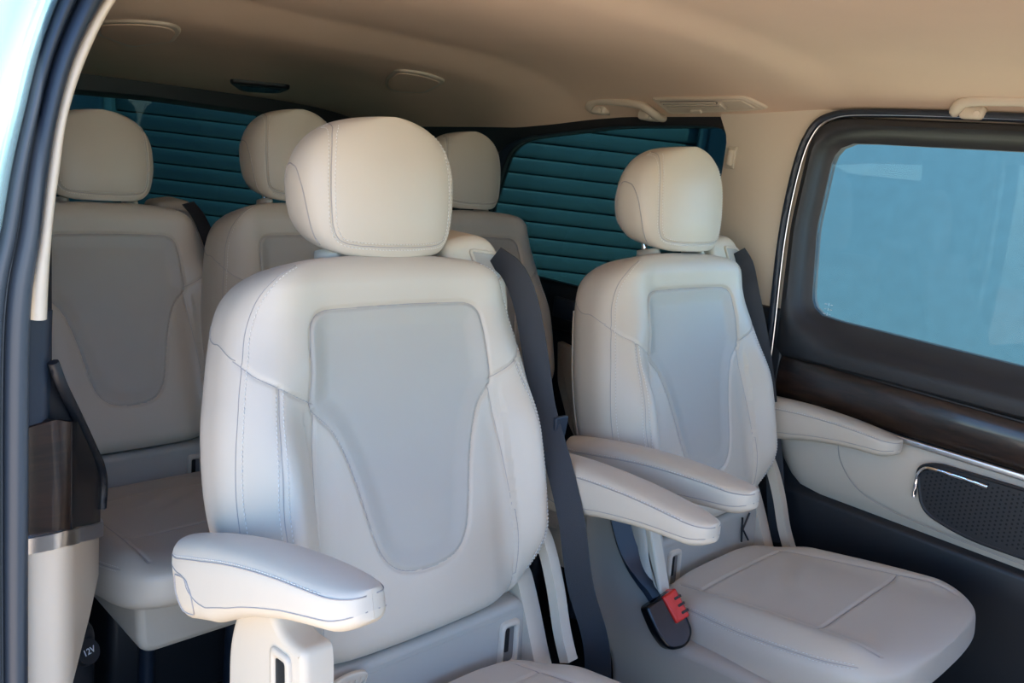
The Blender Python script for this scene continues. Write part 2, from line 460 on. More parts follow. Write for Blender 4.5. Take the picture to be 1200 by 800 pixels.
# ---- rear wall with hatch window
r_out = yw([(.36, 0), (1.93, 0), (1.93, 1.33), (1.5, 1.35), (1.12, 1.36), (.7, 1.35), (.36, 1.33)])
r_in = yw([(.50, .78), (1.76, .78), (1.72, 1.165), (1.5, 1.205), (1.12, 1.212), (.75, 1.20), (.52, 1.17)])
def wy(p, d): return (p[0], d, p[1])
o2, i2 = ang_match(round_poly(r_out, .01, 2), round_poly(r_in, .06, 6), 140)
geo('wall_rear', ring_geo(o2, i2, wy, [(0, 2.70), (0, 2.64), (.9, 2.64), (1, 2.66), (1, 2.70)]), M['black'], kind='structure')
geo('window_2', prism_geo(i2, 2.676, 2.681, wy), M['tint'], kind='structure', smooth=False)
# ---- unseen left rear side wall, windowless and dark to block light
rbox('wall_left', .33, .385, 1.20, 2.68, 0.0, 1.25, .01, M['frame'], kind='structure')
rbox('front_light_block', .30, 1.93, -1.64, -1.60, .0, .98, .01, M['black'], kind='structure')  # unseen dash-height panel, added to cut light from the front
rbox('left_front_light_block', .24, .30, -1.62, -.55, .0, .85, .01, M['paint'], kind='structure')  # unseen front door panel, added to reduce light from front-left
rbox('trim_8', .26, .34, -.66, -.55, .85, 1.38, .01, M['black'], kind='structure')  # unseen pillar, added with the panel to hold back front-left light

# ================================================================== RIGHT SLIDING DOOR (structure)
door = empty('door_1', (0, 0, 0)); door['kind'] = 'structure'
DY0 = -1.1
d_out = round_poly([(DY0, .80), (.945, .80), (.962, 1.10), (.95, 1.343), (.5, 1.352), (DY0, 1.35)], [.01, .01, .02, .075, .02, .01], 10)
d_in = round_poly([(DY0+.2, .835), (.30, .893), (.888, .905), (.912, 1.10), (.905, 1.292), (.5, 1.303), (DY0+.2, 1.30)], [.04, .02, .05, .02, .055, .02, .04], 10)
do, di = ang_match(d_out, d_in, 220)
fr_ = geo('window_frame', ring_geo(do, di, wx, [(0, 1.925), (0, 1.878), (.08, 1.866), (.30, 1.862), (.48, 1.868), (.62, 1.885), (.8, 1.897), (1, 1.902), (1, 1.925)]), M['frame'], door)
geo('window_pane', prism_geo(di, 1.908, 1.913, wx), M['clear'], door, smooth=False)
# pale line along the outer edge of the frame
edge = np.array([[1.874, .950, .60], [1.872, .951, .80], [1.866, .965, 1.05], [1.864, .962, 1.20], [1.862, .945, 1.295], [1.862, .905, 1.338], [1.862, .80, 1.352], [1.862, .50, 1.358], [1.862, 0, 1.358]])
geo('edge_strip', tube_geo(catmull(edge, 12), .0014, 6), M['satin'], door, label='thin bright strip along the edge of the door frame')
geo('edge_seal', tube_geo(catmull(edge+np.array([.006, .012, .004]), 12), .009, 8), M['rubber'], door)
# wood trim
wd_ = round_poly([(DY0, .675), (.925, .705), (.935, .805), (DY0, .79)], [.01, .03, .01, .01])
def wood_fn(p, d): return (d+.010*abs((p[1]-.75)/.06)**2, p[0], p[1])
wy0 = np.linspace(.928, DY0, 60); V = []; Fc = []
for y in wy0:
    z0, z1 = np.interp(y, [DY0, .93], [.680, .700]), np.interp(y, [DY0, .93], [.775, .806])
    for k in range(9):
        t = k/8; V.append((1.890-.016*math.sin(PI*t)**.7, y, z0+(z1-z0)*t))
Fc = [(i*9+k, i*9+k+1, (i+1)*9+k+1, (i+1)*9+k) for i in range(59) for k in range(8)]
geo('wood_trim', (V, Fc), M['wood'], door, sharp=None, label='dark glossy burl wood strip')
geo('wood_edge', tube_geo([(1.882, .93, .803), (1.882, .4, .795), (1.882, DY0, .775)], .0025, 6), M['frame'], door)
# chrome strip under the wood
cp = round_poly([(0, 0), (.012, .0), (.012, .013), (0, .013)], .003, 3)
V = []; Fc = []
ys = np.linspace(.90, DY0, 50)
for y in ys:
    for p in cp: V.append((1.884-p[0], y, np.interp(y, [DY0, .63, .9], [.678, .684, .690])+p[1]))
n_ = len(cp); Fc = [(i*n_+k, i*n_+(k+1) % n_, (i+1)*n_+(k+1) % n_, (i+1)*n_+k) for i in range(49) for k in range(n_)]+[tuple(range(n_))]
geo('chrome_strip', (V, Fc), M['satin'], door, label='bright metal strip under the wood')
# beige armrest panel with speaker recess
bp_ = round_poly([(DY0, .505), (.80, .505), (.87, .53), (.915, .69), (DY0, .688)], [.01, .05, .04, .02, .01], 6)
def bulge(y, z):
    t = np.clip((z-.505)/.18, 0, 1); return 1.886-.020*math.sin(PI*t)**.8
V = []; Fc = []
ysb = np.linspace(.905, DY0, 80)
for y in ysb:
    z0 = np.interp(y, [DY0, .78, .84, .88, .905], [.503, .506, .515, .56, .63]); z1 = .686
    for k in range(13):
        z = z0+(z1-z0)*k/12; V.append((1.888-.020*math.sin(PI*k/12)**.6, y, z))
Fc = [(i*13+k, i*13+k+1, (i+1)*13+k+1, (i+1)*13+k) for i in range(79) for k in range(12)]
geo('door_panel', (V, Fc), M['leather'], door, sharp=None, label='beige padded lower door panel')
sc_ = catmull([(1.866, .76, .68), (1.864, .735, .60), (1.864, .66, .545), (1.866, .50, .527), (1.866, .2, .522)], 12)
geo('panel_seam', tube_geo(sc_, .0009, 5), M['seam'], door)
# speaker
sp = round_poly([(.578, .648), (.545, .667), (.2, .672), (.10, .60), (.13, .54), (.46, .537), (.55, .56)], [.02, .02, .05, .05, .03, .05, .03], 6)
spk = geo('speaker_grille', prism_geo(sp, 1.880, 1.861, wx, .003), M['black'], door)
g = []
for iy in range(46):
    for iz in range(13):
        y = .555-iy*.0095; z = .553+iz*.0088+(iy % 2)*.0044
        if inside(np.array([y]), np.array([z]), sp)[0] and pdist(np.array([y]), np.array([z]), sp, True)[0] > .008:
            c = [(1.8605, y+.0024*math.cos(a), z+.0024*math.sin(a)) for a in np.arange(6)*PI/3]
            g.append((c, [tuple(range(6))]))
geo('grille_holes', join(g), M['carpet'], spk, kind='stuff', smooth=False)
rim = np.array([(1.862, p[0], p[1]) for p in sp]); geo('grille_rim', tube_geo(rim, .0035, 6, closed=True), M['frame'], spk)
lt = catmull([(1.857, .570, .585), (1.857, .572, .625), (1.857, .566, .646), (1.857, .548, .655), (1.857, .50, .656), (1.857, .44, .655)], 10)
geo('speaker_trim', tube_geo(lt, .0042, 8), M['chrome'], spk, label='bright metal trim around the speaker corner')
# dark lower door
V = []; Fc = []
for y in np.linspace(.94, DY0, 30):
    for x, z in ((1.895, .0), (1.870, .10), (1.868, .30), (1.872, .44), (1.868, .49), (1.872, .503), (1.893, .506), (1.895, .56 if y > .84 else .51)): V.append((x, y, z))
Fc = [(i*8+k, i*8+k+1, (i+1)*8+k+1, (i+1)*8+k) for i in range(29) for k in range(7)]
geo('lower_door_panel', (V, Fc), M['black'], door, sharp=None, label='dark plastic lower door panel')
rbox('door_shell', 1.897, 1.935, DY0, .945, .0, .80, .004, M['frame'], door)
# small print in the window corner
def stroke(P, r=.0006): return tube_geo(np.array(P, float), r, 4)
g = []
for k in range(3):
    yy, zz = .862-.0*k, .935-.011*k
    g += [stroke([(1.9065, yy, zz), (1.9065, yy-.006, zz)]), stroke([(1.9065, yy-.010, zz-.003), (1.9065, yy-.010, zz+.003)]), stroke([(1.9065, yy-.014, zz), (1.9065, yy-.019, zz)])]
geo('glass_marking', join(g), M['white'], door)

# ================================================================== LEFT DOOR OPENING EDGE
zz = np.array([-.05, .45, .70, .95, 1.054, 1.12, 1.18, 1.24, 1.30, 1.36])
x_strip1 = np.array([.31, .315, .318, .3235, .329, .3365, .345, .363, .390, .430])
x_strip0 = np.array([.296, .300, .302, .3055, .317, .3245, .334, .350, .3775, .415])
x_seal0 = np.array([.248, .254, .256, .262, .280, .291, .304, .318, .338, .365])
def column(name, xa, xb, prof, m, zrange, parent=None, n=90, **kw):
    """vertical sweep between two edge curves; prof = list of (blend, depth y)"""
    Z = np.linspace(zrange[0], zrange[1], n); V = []
    fa = catmull(np.stack([xa, zz], 1), 10); fb = catmull(np.stack([xb, zz], 1), 10)
    for z in Z:
        a = np.interp(z, fa[:, 1], fa[:, 0]); b = np.interp(z, fb[:, 1], fb[:, 0])
        for s, y in prof: V.append((a+(b-a)*s, y, z))
    k = len(prof)
    Fc = [(i*k+j, i*k+(j+1) % k, (i+1)*k+(j+1) % k, (i+1)*k+j) for i in range(n-1) for j in range(k)]
    Fc += [tuple(range(k)), tuple(range((n-1)*k, n*k))[::-1]]
    return geo(name, (V, Fc), m, parent, sharp=70, **kw)
fram = empty('door_2', (0, 0, 0)); fram['kind'] = 'structure'
def bead(c, w_, h, base, n=9): return [(c+w_*math.cos(a), base-h*math.sin(a)) for a in np.linspace(PI, 0, n)]
column('pale_trim_strip', x_strip0, x_strip1, [(0, 1.06)]+bead(.5, .5, .010, 1.034)+[(1, 1.06)], M['plastic'], (.955, 1.40), fram, label='pale trim strip inside the door seal')
sealp = [(0, 1.08), (0, 1.034)]+bead(.20, .19, .010, 1.032)+bead(.42, .03, .002, 1.034, 5)+bead(.72, .27, .014, 1.030, 13)+[(1, 1.045), (1, 1.08)]
column('door_seal', x_seal0, x_strip0, sealp, M['rubber'], (-.05, 1.40), fram, label='black rubber door seal')
x_body = x_seal0-.10
bodyp = [(-.6, 1.30), (-.5, 1.10), (-.2, 1.052)]+[(0, 1.045), (.12, 1.036), (.22, 1.030), (.30, 1.033), (.36, 1.038), (.50, 1.036), (.62, 1.028), (.74, 1.022), (.86, 1.022), (.95, 1.028), (1.0, 1.040), (1.0, 1.3)]
column('painted_pillar', x_body, x_seal0+.002, bodyp, M['paint'], (-.05, 1.40), fram, label='glossy silver blue painted door frame')
column('roof_gasket', x_body-.10, x_body-.02, [(0, 1.10), (0, 1.03)]+bead(.5, .5, .02, 1.03)+[(1, 1.10)], M['rubber'], (-.05, 1.40), fram)
column('inner_pillar', x_strip0, x_strip1+.012, [(0, 1.20), (0, 1.045), (.6, 1.043), (1, 1.052), (1, 1.20)], M['rubber'], (-.05, .96), fram)

# wood and beige corner trim behind the opening
cor = empty('trim_7', (0, 0, 0)); cor['kind'] = 'structure'
a_, b_, c_, d_ = (.298, 1.040), (.346, 1.038), (.428, 1.150), (.430, 1.60)
def facet(name, plan, ztop, zbot, m, **kw):
    V = []; n = len(plan)
    for (x, y), zt_, zb_ in zip(plan, ztop, zbot): V += [(x, y, zb_), (x, y, zt_)]
    for (x, y), zt_, zb_ in zip(plan, ztop, zbot): V += [(x-.03, y+.035, zb_), (x-.03, y+.035, zt_)]
    Fc = []
    for i in range(n-1):
        Fc += [(2*i, 2*i+2, 2*i+3, 2*i+1), (2*n+2*i, 2*n+2*i+1, 2*n+2*i+3, 2*n+2*i+2), (2*i+1, 2*i+3, 2*n+2*i+3, 2*n+2*i+1), (2*i, 2*n+2*i, 2*n+2*i+2, 2*i+2)]
    Fc += [(0, 1, 2*n+1, 2*n), (2*n-2, 4*n-2, 4*n-1, 2*n-1)]
    return geo(name, (V, Fc), m, cor, sharp=50, **kw)
def arcplan(k=6):
    P = [(.290, 1.041), (.315, 1.040)]
    for i in range(k+1):
        t = i/k; P.append(((1-t)**2*.330+2*t*(1-t)*.350+t*t*.366, (1-t)**2*1.039+2*t*(1-t)*1.038+t*t*1.062))
    P += [(.400, 1.108), (.424, 1.144), (.432, 1.170), (.434, 1.55)]
    return P
pla = arcplan(); px = np.array([p[0] for p in pla])
ztop_w = np.interp(px, [.29, .335, .366, .400, .424, .434], [.822, .832, .818, .755, .700, .690])
zmid = np.interp(px, [.29, .345, .366, .424, .434], [.690, .690, .680, .640, .630])
facet('wood_corner', pla[:7], ztop_w[:7], (zmid-.004)[:7], M['wood'], label='dark glossy wood corner trim')
facet('gloss_corner', [(x+.001, y-.001) for x, y in pla[6:]], ztop_w[6:], (zmid-.004)[6:], M['blackgloss'], label='gloss black inner corner panel')
pl2 = [(x+.004*(1 if x > .36 else 0), y-.005) for x, y in pla]
facet('metal_strip', pl2, zmid, zmid-.020, M['satin'], label='satin metal strip under the wood')
facet('beige_panel', pla, zmid-.018, np.interp(px, [.29, .350, .355, .424, .434], [-.0, -.0, .46, .56, .57]), M['plastic'], label='beige plastic lower panel')
dk = [(.318, 1.050), (.350, 1.048), (.372, 1.072), (.404, 1.115), (.428, 1.150)]
tp = catmull([(.334, 1.045, .90), (.345, 1.05, .870), (.375, 1.085, .815), (.405, 1.12, .758), (.424, 1.145, .722), (.432, 1.155, .690), (.430, 1.153, .655)], 10)
geo('dark_ledge', tube_geo(tp, .0065, 8), M['black'], cor)
V = [(.330, 1.05, .83), (.372, 1.075, .812), (.405, 1.12, .757), (.428, 1.15, .700), (.330, 1.06, .90), (.30, 1.10, .95), (.30, 1.10, .83), (.34, 1.35, .90), (.425, 1.45, .70)]
geo('dark_cubby', ([(.318, 1.055, .825), (.366, 1.075, .80), (.40, 1.115, .745), (.426, 1.152, .695), (.43, 1.5, .70), (.36, 1.4, .86), (.32, 1.06, .92), (.335, 1.05, .90), (.375, 1.09, .812), (.405, 1.125, .755)],
    [(0, 1, 8, 7), (1, 2, 9, 8), (2, 3, 9), (7, 8, 5, 6), (8, 9, 4, 5), (9, 3, 4), (0, 7, 6)]), M['black'], cor, smooth=False)
# dark housing with the power socket, behind the beige corner
hs = empty('power_socket', (.45, 1.24, .0), 'black power outlet housing marked 12V low beside the door opening', 'socket')
rbox('housing', -.07, .0, -.03, .30, .0, .44, .02, M['black'], hs)
def disc(name, c, r, m, parent, nrm=(0, -1, 0), th=.006, n=24, **kw):
    q = Vector(nrm).to_track_quat('Z', 'Y').to_matrix(); V = []
    for d in (0, th):
        rr = r if d == 0 else r*.93
        for k in range(n): v = q @ Vector((rr*math.cos(2*PI*k/n), rr*math.sin(2*PI*k/n), d)); V.append(tuple(Vector(c)+v))
    Fc = [(k, (k+1) % n, n+(k+1) % n, n+k) for k in range(n)]+[tuple(range(n))[::-1], tuple(range(n, 2*n))]
    return geo(name, (V, Fc), m, parent, **kw)
cpd = disc('socket_cap', (-.022, -.034, .405), .020, M['frame'], hs, (.35, -.8, .5), .01)
def text_mesh(txt, size, ext=.0004):
    c = bpy.data.curves.new('t', 'FONT'); c.body = txt; c.size = size; c.extrude = ext; c.align_x = 'CENTER'; c.align_y = 'CENTER'
    o = bpy.data.objects.new('t', c); COL.objects.link(o); dg = bpy.context.evaluated_depsgraph_get()
    me = bpy.data.meshes.new_from_object(o.evaluated_get(dg)); bpy.data.objects.remove(o); bpy.data.curves.remove(c); return me
q = Vector((.35, -.8, .5)).to_track_quat('Z', 'Y')
tm = link('socket_marking', text_mesh('12V', .013), M['white'], hs, loc=Vector((-.022, -.034, .405))+q @ Vector((0, 0, .0105)))
tm.rotation_euler = q.to_euler()

# ================================================================== OUTSIDE
hf = Vector((math.sin(YAW), math.cos(YAW), 0)); hr = Vector((math.cos(YAW), -math.sin(YAW), 0))
rbox('ground', -16, 16, -14, 16, -.55, -.45, .01, M['ground'], kind='structure')
bl = empty('building', hf*4.7+Vector((0, 0, -.45)), 'blue stucco wall of the building seen through the side windows', 'building')
bl.rotation_euler = (0, 0, -YAW)
L0, L1, SH = -2.30, .90, 3.2
for nm, x0, x1, z0, z1 in (('wall', L1, 9.0, 0, 5.0), ('wall', -9.0, L0, 0, 5.0), ('wall', L0, L1, SH, 5.0)):
    rbox(nm, x0, x1, 0, .3, z0, z1, .01, M['stucco'], bl)
sh = empty('roller_shutter', hf*4.7+Vector((0, 0, -.45)), 'blue green horizontal slatted roller shutter seen through the rear glass', 'shutter')
sh.rotation_euler = (0, 0, -YAW)
PT = .084
pr = [(.10, 0), (.086, .002), (.081, .008), (.077, .025), (.0755, .050), (.077, .070), (.083, .0785), (.10, .0795)]
V = [(x, y, z) for x in (L0+.03, L1-.03) for y, z in pr]; n_ = len(pr)
slm = mesh('slat', V, [(k, k+1, n_+k+1, n_+k) for k in range(n_-1)]+[tuple(range(n_)), tuple(range(n_, 2*n_))[::-1]], True); fixn(slm); slm.materials.append(M['shutter'])
for k in range(int(SH/PT)): link('slat', slm, None, sh, loc=(0, 0, .01+k*PT))
rbox('backing', L0, L1, .105, .12, 0, SH, .002, M['shutterdark'], sh)
for x in (L0, L1-.045): rbox('guide_rail', x, x+.045, .03, .12, 0, SH, .004, M['shutter'], sh)

# ================================================================== CEILING FITTINGS
def cpt(x, y, dz=0): return (x, y, float(ceil_z(np.array(x), np.array(y)))-dz)
def lamp(name, pts, label, m=M['headliner']):
    P = round_poly(pts, .035, 8); c = P.mean(0)
    o = empty(name, cpt(c[0], c[1]), label, 'lamp' if 'lamp' in name else 'cover')
    g1 = prism_geo(P, -.004, .006, lambda p, d: (p[0]-c[0], p[1]-c[1], cpt(p[0], p[1])[2]-o.location.z-d), .004)
    geo('bezel', g1, M['plastic'], o)
    P2 = c+(P-c)*.86
    g2 = prism_geo(P2, .004, .0085, lambda p, d: (p[0]-c[0], p[1]-c[1], cpt(p[0], p[1])[2]-o.location.z-d), .002)
    geo('lens', g2, m, o); return o
lamp('ceiling_cover', [(.757, 2.10), (.690, 1.92), (.735, 1.83), (.800, 1.80), (.845, 1.86), (.905, 2.03), (.872, 2.19)], 'flat beige cover in the dark rear corner of the headliner, left', )
lamp('ceiling_lamp', [(1.500, 2.03), (1.405, 1.86), (1.47, 1.83), (1.575, 1.86), (1.675, 2.07), (1.640, 2.16), (1.58, 2.14)], 'small beige reading lamp cover in the headliner above the middle rear seats')
o = empty('rear_ceiling_lamp', cpt(1.34, 2.44), 'slim black lamp on the headliner above the rear window', 'lamp')
P = round_poly([(1.23, 2.405), (1.41, 2.36), (1.43, 2.47), (1.33, 2.52)], .03, 6)
geo('housing', prism_geo(P, -.004, .012, lambda p, d: (p[0]-1.34, p[1]-2.44, cpt(p[0], p[1])[2]-o.location.z-d), .006), M['black'], o)
P2 = P.mean(0)+(P-P.mean(0))*.7
geo('lens', prism_geo(P2, .010, .0145, lambda p, d: (p[0]-1.34, p[1]-2.44, cpt(p[0], p[1])[2]-o.location.z-d), .002), M['blackgloss'], o)

# grab handles: bar, two feet, backing ledge
def grab(name, x, y0, y1, z, label, zslope=0.0):
    o = empty(name, (x, (y0+y1)/2, z), label, 'handle', 'grab handles above the right side windows'); h = (y0-y1)/2
    P = [(.028, h, -.018), (.004, h+.003, -.018), (-.018, h-.002, -.010), (-.030, h-.030, .004), (-.034, 0, .008), (-.030, -h+.030, .004), (-.018, -h+.002, -.010), (.004, -h-.003, -.018), (.028, -h, -.018)]
    P = [(a, b, c+zslope*b) for a, b, c in P]
    geo('grip', tube_geo(catmull(P, 8), .0125, 12, flat=.85, upv=(1, 0, .4)), M['plastic'], o)
    for s in (1, -1):
        c = (-.012, s*(h-.028), -.018+zslope*s*h)
        rbox('foot', c[0]-.006, c[0]+.05, c[1]-.024, c[1]+.024, c[2]-.011, c[2]+.016, .010, M['plastic'], o)
        b = disc('pivot', (c[0]-.007, c[1]-.012, c[2]), .006, M['plastic'], o, (-1, -.2, -.2), .003)
    return o
grab('grab_handle', 1.868, 1.588, 1.374, 1.338, 'beige grab handle above the tinted rear side window, left of the air vent', .03)
grab('grab_handle', 1.868, .650, .34, 1.382, 'beige grab handle above the sliding door window, at the right edge of the photo')

# roof air vent
vo = empty('air_vent', (1.86, 1.22, 1.352), 'beige louvred air vent above the tinted side window', 'vent')
nrm = Vector((-.62, 0, -.78)).normalized()
def vfn(p, d):
    x = 1.845-p[1]*1.25; y = 1.21+p[0]; z = cpt(x, y)[2]; return (x+nrm.x*d-1.86, y-1.22, z+nrm.z*d-1.352)
vp = round_poly([(.150, .024), (-.118, .030), (-.150, -.016), (.135, -.028)], [.01, .014, .01, .01], 5)
geo('bezel', prism_geo(vp, -.015, .007, vfn, .004), M['plastic'], vo)
geo('rim', tube_geo([vfn(p, .0065) for p in (vp-vp.mean(0))*.93+vp.mean(0)], .0018, 6, closed=True), M['plastic'], vo)
rc = round_poly([(.130, .016), (-.03, .018), (-.045, -.006), (.118, -.010)], .004, 3)
geo('recess', prism_geo(rc, .006, .0072, vfn), M['recess'], vo)  # flush plate, its dark colour stands in for shade behind the louvres
for k in range(3):
    zz_ = .012-.0085*k; geo('louvre', prism_geo(round_poly([(.127-.003*k, zz_+.0018), (-.030-.004*k, zz_+.0028), (-.031-.004*k, zz_-.0022), (.126-.003*k, zz_-.0032)], .001, 2), .006, .0100, vfn, .001), M['plastic'], vo)
geo('flap', prism_geo(round_poly([(-.050, .019), (-.105, .021), (-.122, -.010), (-.062, -.008)], .004, 3), .006, .0095, vfn, .002), M['plastic'], vo)
geo('slider', prism_geo(round_poly([(-.036, .014), (-.046, .014), (-.050, -.006), (-.040, -.006)], .003, 3), .006, .014, vfn, .002), M['plastic'], vo)
geo('thumb_wheel', prism_geo(round_poly([(.060, -.013), (.028, -.013), (.030, -.022), (.056, -.022)], .004, 3), .006, .012, vfn, .002), M['plastic'], vo)
# coat hook on the pillar
ck = empty('coat_hook', (1.884, 1.150, 1.235), 'small beige coat hook at the top of the pillar beside the tinted window', 'hook')
rbox('hook', -.014, .004, -.008, .008, -.020, .020, .006, M['plastic'], ck)
rbox('plate', -.004, .004, -.012, .012, -.026, .026, .003, M['plastic'], ck)

# ================================================================== SEATS
# local seat frame: origin on the floor under the foot of the backrest, front = -y
LEAN = math.radians(17.9)
BO = np.array([0, 0.0, .499]); BS = np.array([0, math.sin(LEAN), math.cos(LEAN)]); BT = np.array([0, -math.cos(LEAN), math.sin(LEAN)])
AX = np.array([1.0, 0, 0])
B_OUT = [(.165, 0), (.188, .008), (.220, .04), (.254, .11), (.274, .18), (.282, .25), (.278, .33), (.267, .39), (.256, .44), (.240, .49), (.217, .522), (.185, .542), (.143, .553), (.09, .558), (.04, .560), (0, .561)]
PANEL = [(0, .484), (.08, .483), (.128, .481), (.150, .468), (.157, .440), (.160, .40), (.165, .357), (.158, .345), (.136, .322), (.120, .29), (.105, .24), (.092, .18), (.078, .135), (.050, .108), (.0, .100)]
PLOOP = catmull(PANEL+[(-a, b) for a, b in PANEL[-2:0:-1]], 8, True)
YOKE = [(.160, .358), (.20, .376), (.235, .40), (.252, .425)]
def yoke_s(a): return np.interp(a, [.15, .165, .20, .235, .258], [.352, .360, .376, .402, .43])
PLAIN = [(.160, .350), (.170, .27), (.178, .18), (.182, .09), (.178, .012)]
STI = [(.214, .384), (.230, .30), (.236, .22), (.228, .12), (.204, .04)]
CORN = [(.165, .543), (.195, .528), (.218, .503), (.235, .465), (.246, .42), (.257, .37), (.268, .30), (.271, .23), (.262, .15), (.238, .08), (.212, .035)]
def B_T(s):
    rtp = .050; r = .070-rtp*(1-np.sqrt(np.clip(1-np.clip((s-(.561-rtp))/rtp, 0, 1)**2, 0, 1)))
    rb = .03; return r-rb*(1-np.sqrt(np.clip(1-np.clip((rb-s)/rb, 0, 1)**2, 0, 1)))
def B_bump(u, s, q):
    a = abs(u)
    bol = .050*sstep(-.02, .12, s)*(1-sstep(.25, .46, s))*np.exp(-((a-.222)/.038)**2)
    yk = .016*sstep(.33, .42, s)*np.exp(-((a-.19)/.05)**2)+.008*sstep(.47, .52, s)*(1-sstep(.2, .24, a))
    dp = pdist(u, s, PLOOP, True); ins = inside(u, s, PLOOP)
    rec = np.where(ins, -.006*sstep(0, .035, dp)-.001, 0)+np.where(ins, 0, -.002*np.exp(-dp/.008))
    belly = .010*np.exp(-(a/.11)**2)*np.exp(-((s-.13)/.14)**2)
    low = np.where(a < .18, -.006*(1-sstep(.0, .05, abs(a-.175)))*(1-sstep(.3, .36, s)), 0)
    gr = -.0035*np.exp(-(dp/.0028)**2)
    for L in (YOKE, PLAIN, STI):
        gr = gr-.0028*np.exp(-(pdist(a, s, L)/.0028)**2)
    return bol+yk+rec+belly+gr+low
back = Loft(B_OUT, B_T, 3.6, B_bump, BO, AX, BS, BT, rows=300, cols=330, cen=lambda s: .070-.012*sstep(.50, .57, s)+0*s)
def B_cls(u, s, q):
    a = abs(u); c = np.zeros(u.shape, int)                       # 0 upper yoke
    low = s < yoke_s(a)
    fr = q > -.35
    c[low & fr & (u < 0)] = 2; c[low & fr & (u > 0)] = 3          # bolsters
    pl_ = np.interp(s, [p[1] for p in PLAIN][::-1], [p[0] for p in PLAIN][::-1])
    c[fr & (a < pl_) & (s < .352) & (q > 0)] = 4                  # lower centre
    c[(q > 0) & inside(u, s, PLOOP)] = 1
    c[~fr] = 5
    return c
BP = back.parts(['backrest', 'center_panel', 'bolster_l', 'bolster_r', 'lumbar_panel', 'back_shell'], B_cls, 5)
for k, m in zip(BP, ('leather', 'panel', 'leather', 'leather', 'leather', 'shell')): BP[k].materials.append(M[m])
neg = lambda L: [(-a, b) for a, b in L]
sm_g, st_g, pp_g = [], [], []
sm_g.append(tube_geo(back.pt(back.phi(PLOOP[:, 0], PLOOP[:, 1]), PLOOP[:, 1], lift=.0001), .0007, 5, closed=True))
for L in (YOKE, PLAIN, STI, CORN):
    for g_ in (L, neg(L)): sm_g.append(back.seam(g_, 0.00065, .0002))
# side seams on the flanks: continue the yoke line back and up; pipe seam along the rear edge
for sgn in (0, 1):
    side = [(.30, .452), (.12, .470), (-.25, .50), (-.55, .53)] if False else [(.36, .426), (.25, .431), (.0, .450), (-.3, .478)]
    L = [(a if sgn == 0 else PI-a, b) for a, b in side]; sm_g.append(back.seam(L, 0.00065, .0002, phi=True))
    rear = [(-.42, .03), (-.42, .2), (-.42, .36), (-.45, .46)]
    L = [(a if sgn == 0 else PI-a, b) for a, b in rear]; pp_g.append(mgeo('piping', back.seam(L, .0022, .001, phi=True)))
off = lambda L, d: [(a+d, b) for a, b in L]
for L, d in ((STI, .0045), (STI, -.0045), (CORN, -.005)):
    for s_ in (1, -1): st_g.append(back.stitches([(s_*(a+d), b) for a, b in L]))
BM = dict(seam=mgeo('seam', join(sm_g)), stitching=mgeo('stitching', join(st_g)), piping=pp_g)

# headrest
HL = math.radians(8)
HO = np.array([0, .170, 1.031]); HS = np.array([0, math.sin(HL), math.cos(HL)]); HT = np.array([0, -math.cos(HL), math.sin(HL)])
H_OUT = [(.066, 0), (.098, .003), (.116, .012), (.129, .034), (.136, .068)]+[(.138*math.cos(a)**.78, .098+.104*math.sin(a)**.86) for a in np.linspace(0.0001, PI/2-.02, 14)]+[(0, .2021)]
def H_T(s):
    top = np.sqrt(np.clip(1-np.clip((s-.08)/.130, 0, 1)**2, 0, 1)); bot = np.sqrt(np.clip(1-np.clip((.03-s)/.034, 0, 1)**2, 0, 1))
    return .068*(.35+.65*top)*(.62+.38*np.sqrt(np.clip(1-np.clip((.055-s)/.06, 0, 1)**2, 0, 1)))
USEAM = [(-.088, .188), (-.100, .165), (-.107, .12), (-.107, .07), (-.102, .036), (-.086, .020), (-.04, .015), (0, .0145), (.04, .015), (.086, .020), (.102, .036), (.107, .07), (.107, .12), (.100, .165), (.088, .188)]
def H_T0(s): return H_T(s)
def H_bump(u, s, q):
    g_ = -.0022*np.exp(-(pdist(u, s, catmull(USEAM, 4))/.0022)**2)
    return .006*np.exp(-(u/.08)**2)*sstep(0, .06, s)*(1-sstep(.12, .2, s))+g_
head = Loft(H_OUT, H_T, 2.7, H_bump, HO, AX, HS, HT, rows=130, cols=200, cen=lambda s: .6*H_T(s)+.4*.068, shear=lambda s, t: np.clip(-t-.02, 0, .2)*.28*(1-sstep(.0, .12, s)))
HP = head.parts(['headrest', 'face'], lambda u, s, q: ((q > 0) & (abs(u) < np.interp(s, [0, .0145, .02, .036, .07, .12, .165, .188, .21], [0, .04, .086, .102, .107, .107, .100, .088, .08])) & (s > .016)).astype(int))
for k in HP: HP[k].materials.append(M['leather'])
hs_g = [head.seam(USEAM, .0008, .0002)]
us = np.array(USEAM); tn = np.gradient(us, axis=0); tn /= np.linalg.norm(tn, axis=1, keepdims=True); nn = np.stack([-tn[:, 1], tn[:, 0]], 1)
ht_g = [head.stitches([tuple(p) for p in us+nn*d], .0055, .0035) for d in (.004, -.004)]
for sgn in (0, 1):
    arch = [(.30, .012), (.29, .06), (.20, .10), (-.02, .128), (-.30, .125), (-.55, .09), (-.60, .03)]
    L = [(a if sgn == 0 else PI-a, b) for a, b in arch]; hs_g.append(head.seam(L, .0010, .0003, phi=True))
HM = dict(seam=mgeo('seam', join(hs_g)), stitching=mgeo('stitching', join(ht_g)))
def post_geo(x):
    p0 = Vector(BO+BS*.54-BT*.068); p1 = Vector(HO+HS*.05-HT*.070)
    return tube_geo([(x, p0.y, p0.z), (x, p1.y, p1.z)], .0055, 12)
HM['post'] = mgeo('post', post_geo(0))
